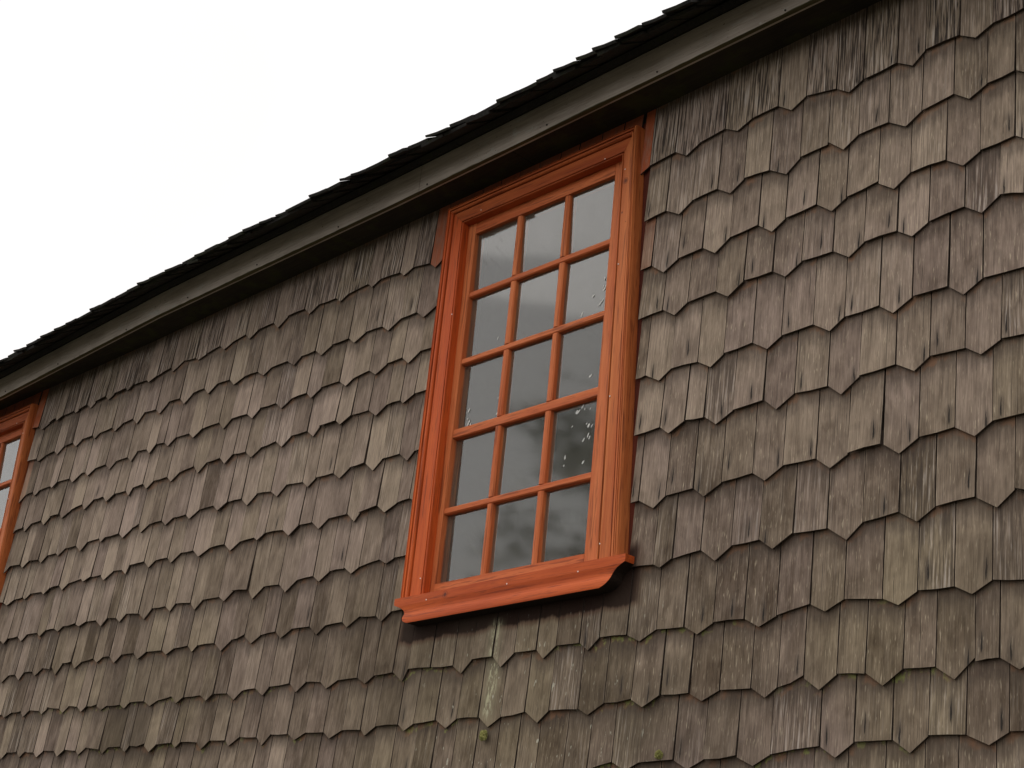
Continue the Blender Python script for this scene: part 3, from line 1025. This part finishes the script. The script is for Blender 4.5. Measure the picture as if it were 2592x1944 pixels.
# ------------------------------------------------------------------ windows
def build_window(dx, dz):
    win = empty('window', (-3.83 + dx, 0, 3.7 + dz), house)
    win.location = Vector(win.location) - H0
    W0 = Vector((-3.83 + dx, 0, 3.7 + dz))
    def put(name, V, F, mat, bev=0, smooth=False, kind=None):
        m = mesh_from(name, [(x + dx - W0.x, y - W0.y, z + dz - W0.z) for x, y, z in V], F, smooth)
        if bev: bevel(m, bev, 2)
        return link(name, m, win, mat, kind=kind)
    # casing: profile swept round three sides, mitred
    prof = [(0.0, 0.0), (0.0, -.040), (.03, -.049), (.075, -.052), (.088, -.045), (.102, -.045), (.115, -.052), (.165, -.050), (.180, -.032), (.206, -.032), (.222, -.0485),
            (.30, -.0485), (.335, -.045), (.345, -.031), (.380, -.031), (.40, -.0425), (.88, -.0425), (.903, -.032), (.930, -.032), (.95, -.044),
            (.985, -.044), (1.0, -.041), (1.0, -.004)]
    Oc = {'BL': (-4.322, 3.004), 'TL': (-4.322, 4.517), 'TR': (-3.357, 4.519), 'BR': (-3.299, 3.004)}
    Ic = {'BL': (-4.206, 3.004), 'TL': (-4.226, 4.428), 'TR': (-3.418, 4.426), 'BR': (-3.394, 3.004)}
    for a, b, mat in (('BL', 'TL', M['casing_left']), ('TL', 'TR', M['casing_head']), ('TR', 'BR', M['casing_right'])):
        V, F = [], []
        for c in (a, b):
            for s, y in prof:
                V.append((lerp(Oc[c][0], Ic[c][0], s), y, lerp(Oc[c][1], Ic[c][1], s)))
        n = len(prof)
        for i in range(n - 1):
            F.append((i, i + 1, n + i + 1, n + i))
        F.append((n - 1, 0, n, 2 * n - 1))
        F.append(tuple(range(n))); F.append(tuple(range(n, 2 * n)))
        # keep mitre joints a hair apart
        ca = Vector((sum(v[0] for v in V) / len(V), 0, sum(v[2] for v in V) / len(V)))
        if a == 'TL':
            V = [(ca.x + (x - ca.x) * .9985, y, z) for x, y, z in V]
        else:
            V = [(x, y, ca.z + (z - ca.z) * .9992) for x, y, z in V]
        put('casing', V, F, mat)
    # sash frame
    sx0, sx1, sz0, sz1 = -4.187, -3.479, 3.048, 4.384
    yf_, yg = -.013, .010
    def bar(x0, x1, z0, z1, front, back, chx, chz, name, mat):
        V = [(x0, back, z0), (x1, back, z0), (x1, back, z1), (x0, back, z1),
             (x0, front + chx, z0), (x1, front + chx, z0), (x1, front + chx, z1), (x0, front + chx, z1),
             (x0 + chx, front, z0 + chz), (x1 - chx, front, z0 + chz), (x1 - chx, front, z1 - chz), (x0 + chx, front, z1 - chz)]
        F = [(0, 1, 2, 3), (0, 4, 5, 1), (1, 5, 6, 2), (2, 6, 7, 3), (3, 7, 4, 0), (4, 8, 9, 5), (5, 9, 10, 6), (6, 10, 11, 7), (7, 11, 8, 4), (8, 11, 10, 9)]
        return put(name, V, F, mat)
    bar(-4.262, sx0, 3.0045, 4.452, yf_, .035, .0025, 0, 'sash_stile', M['sash_v'])
    bar(sx1, -3.385, 3.0045, 4.452, yf_, .035, .0025, 0, 'sash_stile', M['sash_v'])
    bar(sx0 + .0005, sx1 - .0005, sz1, 4.450, yf_ + .001, .034, .0, .0025, 'sash_rail', M['sash_h'])
    bar(sx0 + .0005, sx1 - .0005, 3.0045, sz0, yf_ + .001, .034, .0, .0025, 'sash_rail', M['sash_h'])
    hz = [(4.134, .024), (3.869, .024), (3.592, .036), (3.307, .024)]
    vx = [(-3.954, .028), (-3.711, .028)]
    def muntin_h(zc, w):
        z0, z1 = zc - w / 2, zc + w / 2
        x0, x1 = sx0 + .001, sx1 - .001
        k = .0045
        V = []
        for x in (x0, x1):
            V += [(x, .028, z0), (x, .002, z0), (x, -.0045, z0 + .0006), (x, -.0085, z0 + k), (x, -.0085, z1 - k), (x, -.0045, z1 - .0006), (x, .002, z1), (x, .028, z1)]
        F = [(i, (i + 1) % 8, 8 + (i + 1) % 8, 8 + i) for i in range(8)] + [tuple(range(8)), tuple(range(8, 16))]
        put('muntin', V, F, M['sash_h'])
    def muntin_v(xc, w, z0, z1):
        x0, x1 = xc - w / 2, xc + w / 2
        k = .0055
        V = []
        for z_ in (z0, z1):
            V += [(x0, .027, z_), (x0, .002, z_), (x0 + .0006, -.0040, z_), (x0 + k, -.0078, z_), (xc, -.0092, z_), (x1 - k, -.0078, z_), (x1 - .0006, -.0040, z_), (x1, .002, z_), (x1, .027, z_)]
        F = [(i, (i + 1) % 9, 9 + (i + 1) % 9, 9 + i) for i in range(9)] + [tuple(range(9)), tuple(range(9, 18))]
        put('muntin', V, F, M['sash_v'])
    zcuts = [(sz1, 0)] + hz + [(sz0, 0)]
    for zc, w in hz: muntin_h(zc, w)
    for (za, wa), (zb_, wb) in zip(zcuts, zcuts[1:]):
        top, bot = za - wa / 2, zb_ + wb / 2
        for xc, w in vx:
            muntin_v(xc, w, bot + .0003, top - .0003)
        # glass panes, one per light
        xe = [sx0, vx[0][0] - .014, vx[0][0] + .014, vx[1][0] - .014, vx[1][0] + .014, sx1]
        for i in range(3):
            x0, x1 = xe[2 * i], xe[2 * i + 1]
            t = [random.uniform(-.0007, .0007) for _ in range(3)]
            if za == sz1: t[2] -= .0055        # the top lights lean out a little
            V = [(x0 - .002, yg + t[0], bot - .002), (x1 + .002, yg + t[1], bot - .002), (x1 + .002, yg + t[1] + t[2], top + .002), (x0 - .002, yg + t[0] + t[2], top + .002)]
            V += [(x, y + .003, z_) for x, y, z_ in V]
            F = [(0, 1, 2, 3), (7, 6, 5, 4), (0, 4, 5, 1), (1, 5, 6, 2), (2, 6, 7, 3), (3, 7, 4, 0)]
            put('pane', V, F, M['glass'])
    # sill board with scrolled ends and a rolled lower edge
    prof = [(3.0035, -4.336, -3.258, -.058), (2.990, -4.337, -3.257, -.0585), (2.980, -4.335, -3.258, -.0585), (2.974, -4.318, -3.272, -.0585), (2.966, -4.297, -3.290, -.0570),
            (2.957, -4.284, -3.302, -.0555), (2.948, -4.278, -3.309, -.0555), (2.942, -4.277, -3.311, -.0570), (2.936, -4.278, -3.312, -.0600), (2.929, -4.280, -3.316, -.0622),
            (2.921, -4.277, -3.325, -.0634), (2.914, -4.266, -3.338, -.0638), (2.909, -4.252, -3.352, -.0630)]
    V = []
    for z_, xl, xr, y in prof: V += [(xl, y, z_), (xr, y, z_), (xr, -.001, z_), (xl, -.001, z_)]
    F = []
    for i in range(len(prof) - 1):
        a = 4 * i
        for j in range(4):
            F.append((a + j, a + (j + 1) % 4, a + 4 + (j + 1) % 4, a + 4 + j))
    F.append((0, 1, 2, 3)); e = 4 * (len(prof) - 1); F.append((e, e + 1, e + 2, e + 3))
    so = put('sill', V, F, M['sill'])
    so.data.materials.append(M['sill_shade'])
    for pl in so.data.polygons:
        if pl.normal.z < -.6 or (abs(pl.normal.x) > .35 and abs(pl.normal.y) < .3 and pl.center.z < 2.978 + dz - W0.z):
            pl.material_index = 1  # faces turned from the light get the painted-in shade
    # dark stained backing strip in the slot between the right casing and the shingles
    V, F = [], []
    box_vf(-3.385, -3.262, -.004, .0015, 3.02, 4.545, V, F)
    put('backing_strip', V, F, M['backing'])
    # nail heads
    nails = [(-3.502, 4.44, -.0425), (-3.401, 4.364, -.0425), (-4.133, 4.452, -.0425), (-3.384, 3.057, -.0425), (-3.452, 2.975, -.0585), (-4.23, 3.066, -.0425),
             (-4.165, 2.979, -.0585), (-3.77, 2.98, -.0585), (-4.231, 4.056, -.0425), (-3.397, 4.008, -.044), (-3.389, 3.541, -.044)]
    for x, z_, y in nails:
        V, F = [], []
        for r_, yy in ((.0026, y + .001), (.0024, y - .0009), (.0010, y - .0014)):
            for a in range(8):
                V.append((x + r_ * math.cos(a * math.pi / 4), yy, z_ + r_ * math.sin(a * math.pi / 4)))
        for i in range(2):
            for a in range(8):
                F.append((i * 8 + a, i * 8 + (a + 1) % 8, i * 8 + 8 + (a + 1) % 8, i * 8 + 8 + a))
        F.append(tuple(range(16, 24)))
        put('nail', V, F, M['nail'])
    return put

put1 = build_window(0, 0)
put2 = build_window(WIN_DX, WIN_DZ)
# dried paint flecks on the glass of the main window
fl = [(-3.509, 4.013), (-3.509, 3.985), (-3.507, 3.970), (-3.558, 3.962), (-3.552, 3.955), (-3.516, 3.926), (-3.522, 3.915), (-3.60, 3.905), (-3.538, 3.669), (-4.13, 3.676),
      (-4.14, 3.640), (-4.122, 3.625), (-4.126, 3.632), (-4.134, 3.628), (-3.989, 3.692), (-3.987, 3.638), (-3.585, 3.549), (-3.564, 3.558), (-3.555, 3.55), (-3.524, 3.548), (-3.539, 3.495), (-3.53, 3.49),
      (-3.513, 3.487), (-3.543, 3.447), (-3.522, 3.452), (-3.623, 3.368), (-3.542, 3.362), (-3.624, 3.401), (-4.02, 3.93), (-3.60, 3.50)]
V, F = [], []
rf = random.Random(3)
for x, z_ in fl:
    for q in range(rf.randint(1, 2)):
        cx, cz = x + rf.uniform(-.005, .005), z_ + rf.uniform(-.006, .006)
        ang = rf.uniform(.6, 1.3); L_, W_ = rf.uniform(.004, .0095), rf.uniform(.0016, .0036)
        b0 = len(V); n = 9
        V.append((cx, .0078, cz))
        for a in range(n):
            r_ = rf.uniform(.7, 1.2)
            u, v_ = L_ * r_ * math.cos(a * 2 * math.pi / n), W_ * r_ * math.sin(a * 2 * math.pi / n)
            V.append((cx + u * math.cos(ang) - v_ * math.sin(ang), +.0084, cz + u * math.sin(ang) + v_ * math.cos(ang)))
        F += [(b0, b0 + 1 + a, b0 + 1 + (a + 1) % n) for a in range(n)]
put1('paint_splash', V, F, M['paint'], kind='stuff')

# ------------------------------------------------------------------ eave: soffit, fascia, roof
FY = -.165
def strip(table, x0, x1, fn, name, parent, mat, **kw):
    """loft a closed section along x; fn(x) -> list of (y, z)"""
    xs_ = [x0] + [x for x, _ in table if x0 < x < x1] + [x1]
    V, F = [], []
    for x in xs_:
        s = fn(x); n = len(s)
        V += [(x, y, z_) for y, z_ in s]
    for i in range(len(xs_) - 1):
        for j in range(n):
            F.append((i * n + j, i * n + (j + 1) % n, (i + 1) * n + (j + 1) % n, (i + 1) * n + j))
    F.append(tuple(range(n))); F.append(tuple(range(len(V) - n, len(V))))
    return sub(name, mesh_from(name, V, F), parent, mat, **kw)

RX0, RX1 = HX0 - .25, HX1 + .25
for a, b in ((RX0, -8.3), (-8.297, -6.202), (-6.199, -4.366), (-4.363, -1.2), (-1.197, RX1)):
    j = random.uniform(-.0012, .0012)
    strip(FASC, a, b, lambda x, j=j: [(FY + j, pw(FASC, x) + .0015), (FY + .0015 + j, pw(FASC, x)), (FY + .022, pw(FASC, x)), (FY + .022, pw(FASC, x) + .115), (FY + j, pw(FASC, x) + .115)], 'fascia_board', house, M['fascia'])
# soffit boards between fascia and wall
for a, b in ((RX0, -7.2), (-7.197, -3.9), (-3.897, RX1)):
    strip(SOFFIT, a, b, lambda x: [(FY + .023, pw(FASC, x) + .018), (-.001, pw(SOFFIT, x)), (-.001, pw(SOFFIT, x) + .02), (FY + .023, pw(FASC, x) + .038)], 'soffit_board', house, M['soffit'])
for i in range(13):
    x = -8.2 + i * .56 + rr.uniform(-.05, .05)
    zc = pw(FASC, x) + rr.choice((.012, .016, .02))
    V = [(x + .0035 * math.cos(a * math.pi / 3), FY - .0022, zc + .0035 * math.sin(a * math.pi / 3)) for a in range(6)] + [(x + .0035 * math.cos(a * math.pi / 3), FY + .003, zc + .0035 * math.sin(a * math.pi / 3)) for a in range(6)]
    F = [tuple(range(6))] + [(a, (a + 1) % 6, 6 + (a + 1) % 6, 6 + a) for a in range(6)]
    sub('nail', mesh_from('fascia_nail', V, F), house, M['iron'])
# mossy bead along the lower edge of the fascia
V, F = [], []
rm = random.Random(8)
n = int((RX1 - RX0) / .018)
for i in range(n + 1):
    x = lerp(RX0, RX1, i / n)
    a = max(.15, .5 + .9 * noise.noise(Vector((x * 3, 0, 5))) + .6 * noise.noise(Vector((x * 22, 0, 1))))
    z0 = pw(FASC, x)
    V += [(x, FY + .016, z0 + .001), (x, FY + .014, z0 - .0016 * a), (x, FY - .0012 - .0008 * a, z0 - .0005 * a), (x, FY - .0012 - .0006 * a, z0 + .0035 * a), (x, FY + .001, z0 + .0050 * a)]
    if i:
        for j in range(5):
            p, q = (i - 1) * 5, i * 5
            F.append((p + j, p + (j + 1) % 5, q + (j + 1) % 5, q + j))
sub('moss', mesh_from('fascia_moss', V, F), house, M['moss_edge'], kind='stuff')

# roof slopes
PITCH = R(33)
RIDGE_Y = HOUSE_DEPTH / 2
def eave_z(x): return pw(FASC, x) + .112
def roof_pt(x, s, n):
    """s metres up the slope from the fascia line (negative = overhang), n above the deck"""
    return (x, FY + s * math.cos(PITCH) - n * math.sin(PITCH), eave_z(x) + .006 + s * math.sin(PITCH) + n * math.cos(PITCH))
smax = (RIDGE_Y - FY) / math.cos(PITCH)
V, F = [], []
xs_ = [RX0] + [x for x, _ in FASC if RX0 < x < RX1] + [RX1]
for x in xs_:
    for s, n in ((-.035, 0), (smax, 0), (smax, .02), (-.035, .02)):
        V.append(roof_pt(x, s, n))
for i in range(len(xs_) - 1):
    for j in range(4):
        F.append((i * 4 + j, i * 4 + (j + 1) % 4, i * 4 + 4 + (j + 1) % 4, i * 4 + 4 + j))
F.append((0, 1, 2, 3)); F.append(tuple(range(len(V) - 4, len(V))))
roof = sub('roof', mesh_from('roof', V, F), house, M['roofshingle'])
ztop = roof_pt(RX0, smax, 0)[2]
V = []
zr = max(roof_pt(x, smax, .02)[2] for x in xs_)
for x in (RX0, RX1):
    V += [(x, RIDGE_Y + .01, zr - .03), (x, HOUSE_DEPTH + .28, 4.50), (x, HOUSE_DEPTH + .28, 4.53), (x, RIDGE_Y + .01, zr)]
F = [(0, 1, 5, 4), (1, 2, 6, 5), (2, 3, 7, 6), (3, 0, 4, 7), (0, 3, 2, 1), (4, 5, 6, 7)]
sub('roof', mesh_from('roof_back', V, F), house, M['roofshingle'])
for xg in (HX0, HX1 - .1):
    V = []
    for x in (xg, xg + .1):
        V += [(x, .1, 4.701), (x, HOUSE_DEPTH - .1, 4.701), (x, RIDGE_Y, zr - .12)]
    F = [(0, 1, 2), (5, 4, 3), (0, 3, 4, 1), (1, 4, 5, 2), (2, 5, 3, 0)]
    sub('gable', mesh_from('gable', V, F), house, M['boards'])

notch = [-7.177, -7.007, -6.544, -4.833, -4.639, -4.573, -4.343, -4.145, -3.772, -3.486, -3.387, -3.195, -3.09, -2.988]
strong = {-4.639: .017, -4.573: .013, -4.145: .018, -3.486: .014, -3.387: .013, -3.195: .012, -3.09: .016, -2.988: .014, -4.833: .012, -7.007: .012, -6.544: .010}
def roof_shingle_vf(x0, x1, s0, s1, n0, th, liftl=0.0, liftr=0.0, V=None, F=None):
    V = [] if V is None else V; F = [] if F is None else F
    b0 = len(V)
    xm = (x0 + x1) / 2
    for dn in (0, th):
        for s, t in ((s0, 1.0), (lerp(s0, s1, .5), .45), (s1, 0.0)):
            for x, l in ((x0, liftl), (xm, (liftl + liftr) * .30), (x1, liftr)):
                V.append(roof_pt(x, s, n0 + dn * (1 if t else .5) + .004 * t + l * t))
    for k_ in (0, 9):
        for r_ in (0, 3):
            for c_ in (0, 1):
                a = b0 + k_ + r_ + c_
                F.append((a, a + 1, a + 4, a + 3))
    for a, b in ((0, 1), (1, 2), (2, 5), (5, 8), (8, 7), (7, 6), (6, 3), (3, 0)):
        F.append((b0 + a, b0 + b, b0 + b + 9, b0 + a + 9))
    return V, F
rs = random.Random(21)
stV, stF = [], []
for course in range(0, 22):
    x = RX0
    s_base = -.157 + .175 * (course - 1) if course > 0 else -.140
    while x < RX1:
        w = rs.uniform(.085, .125)
        # align a lifted board with each notch seen in the picture
        if course == 1:
            nxt = [q for q in notch if q > x + .02]
            if nxt and nxt[0] - x < w + .05: w = nxt[0] - x
        x1 = min(x + w, RX1 + .02)
        s0 = s_base + rs.uniform(-.022, .016)
        n0 = .021 + (.011 if course > 0 else 0) + rs.uniform(0, .002) + (.004 if course > 1 else 0)
        ll = max(0, rs.gauss(.0035, .004)); lr = max(0, rs.gauss(0, .002))
        if course == 1:
            for q in notch:
                if abs(x - q) < .004: ll = strong.get(q, .009) * .6; s0 -= .01; n0 += .003
        if course in (0, 1) and -8.4 < x < -1.6:
            V, F = roof_shingle_vf(x + .001, x1 - .001, s0, s0 + .34, n0, rs.uniform(.008, .012), ll, lr)
            sub('roof_shingle', mesh_from('roof_shingle', V, F), roof, M['roofshingle'])
        else:
            roof_shingle_vf(x + .001, x1 - .001, s0, s0 + .34, n0, rs.uniform(.007, .011), ll, lr, stV, stF)
        x = x1
sub('upper_roof_shingles', mesh_from('upper_roof_shingles', stV, stF), roof, M['roofshingle'], kind='stuff')

# ------------------------------------------------------------------ moss cushions growing on the wall
def moss(x, y, z_, r_, label, seed):
    rt = random.Random(seed)
    bm = bmesh.new()
    bmesh.ops.create_icosphere(bm, subdivisions=4, radius=1)
    for v in bm.verts:
        n = noise.noise(v.co * 1.6 + Vector((seed, 0, 0))) * .34 + noise.noise(v.co * 7 + Vector((0, seed, 0))) * .22
        v.co *= r_ * .86 * (1 + n)
        v.co.y *= .6
    V = [v.co.copy() for v in bm.verts]; F = [tuple(v.index for v in f.verts) for f in bm.faces]
    bm.free()
    for c in rt.sample(V[:642], 640) * 2:                  # tiny upright leaves all over the cushion
        d = (c.normalized() + Vector((rt.gauss(0, .35), rt.gauss(0, .35), rt.gauss(0, .35)))).normalized()
        s = d.orthogonal().normalized() * rt.uniform(.0003, .0007); L_ = rt.uniform(.0015, .0042)
        b0 = len(V); V += [c - s, c + s, c + d * L_]; F.append((b0, b0 + 1, b0 + 2))
    m = bpy.data.meshes.new('moss_cushion'); m.from_pydata([tuple(v) for v in V], [], F)
    o = link('moss_cushion', m, None, M['moss'])
    o.location = (x, y, z_)
    o['label'] = label; o['category'] = 'moss'
moss(-3.846, -.026, 2.512, .0165, 'round green moss cushion on the shingles below the pale streak under the sill', 3.1)
moss(-3.108, -.024, 2.410, .0125, 'small pale green moss tuft low on the shingles to the right of the larger cushion', 9.7)

# ------------------------------------------------------------------ trees across the yard (they show in the panes)
def tree(loc, h, rad, seed, label):
    rt = random.Random(seed)
    root = empty('tree', loc); root['label'] = label; root['category'] = 'tree'; root['group'] = 'trees across the yard'
    def tube(V, F, a, b, ra, rb, n=7):
        a, b = Vector(a), Vector(b); d = (b - a).normalized()
        u = d.orthogonal().normalized(); v = d.cross(u); b0 = len(V)
        for c, r_ in ((a, ra), (b, rb)):
            for i in range(n):
                t = 2 * math.pi * i / n
                V.append(c + (u * math.cos(t) + v * math.sin(t)) * r_)
        for i in range(n): F.append((b0 + i, b0 + (i + 1) % n, b0 + n + (i + 1) % n, b0 + n + i))
    V, F = [], []
    tube(V, F, (0, 0, -.1), (.2, .1, h * .5), .32, .2); tube(V, F, (.2, .1, h * .5), (.1, -.1, h * .9), .2, .05)
    ends = []
    for i in range(30):
        t = rt.uniform(.25, .9); a = rt.uniform(0, 6.28)
        L_ = rad * rt.uniform(.6, .95) * (1.15 - t * .7)
        s = Vector((.15, 0, h * t)); e = s + Vector((math.cos(a) * L_, math.sin(a) * L_, L_ * rt.uniform(.2, .7)))
        tube(V, F, s, e, .09, .025, 5); ends.append((s, e))
    link('trunk', mesh_from('trunk', V, F), root, M['bark'])
    V, F = [], []
    for s, e in ends + [(Vector((0, 0, h * .7)), Vector((0, 0, h)))] * 2:
        for q in range(4):
            c = s.lerp(e, rt.uniform(.45, 1.05)) + Vector((rt.gauss(0, .4), rt.gauss(0, .4), rt.gauss(0, .4)))
            cr = rt.uniform(.5, 1.1)
            for l in range(110):
                p = c + Vector((rt.gauss(0, 1), rt.gauss(0, 1), rt.gauss(0, .7))) * cr * .55
                a = Vector((rt.uniform(-1, 1), rt.uniform(-1, 1), rt.uniform(-1, 1))).normalized(); b = a.orthogonal().normalized()
                sz = rt.uniform(.08, .16); b0 = len(V)
                V += [p - a * sz, p + b * sz * .5, p + a * sz, p - b * sz * .5]; F.append((b0, b0 + 1, b0 + 2, b0 + 3))
    m = bpy.data.meshes.new('crown'); m.from_pydata([tuple(v) for v in V], [], F)
    link('crown', m, root, M['leaf'], kind='stuff')
tree((-19.0, -17.9, 0), 14.6, 4.8, 4, 'tall leafy tree across the yard whose reflection darkens the lower middle panes')
tree((-14.0, -19.0, 0), 13.6, 4.8, 9, 'broad leafy tree across the yard reflected at the right of the lower panes')
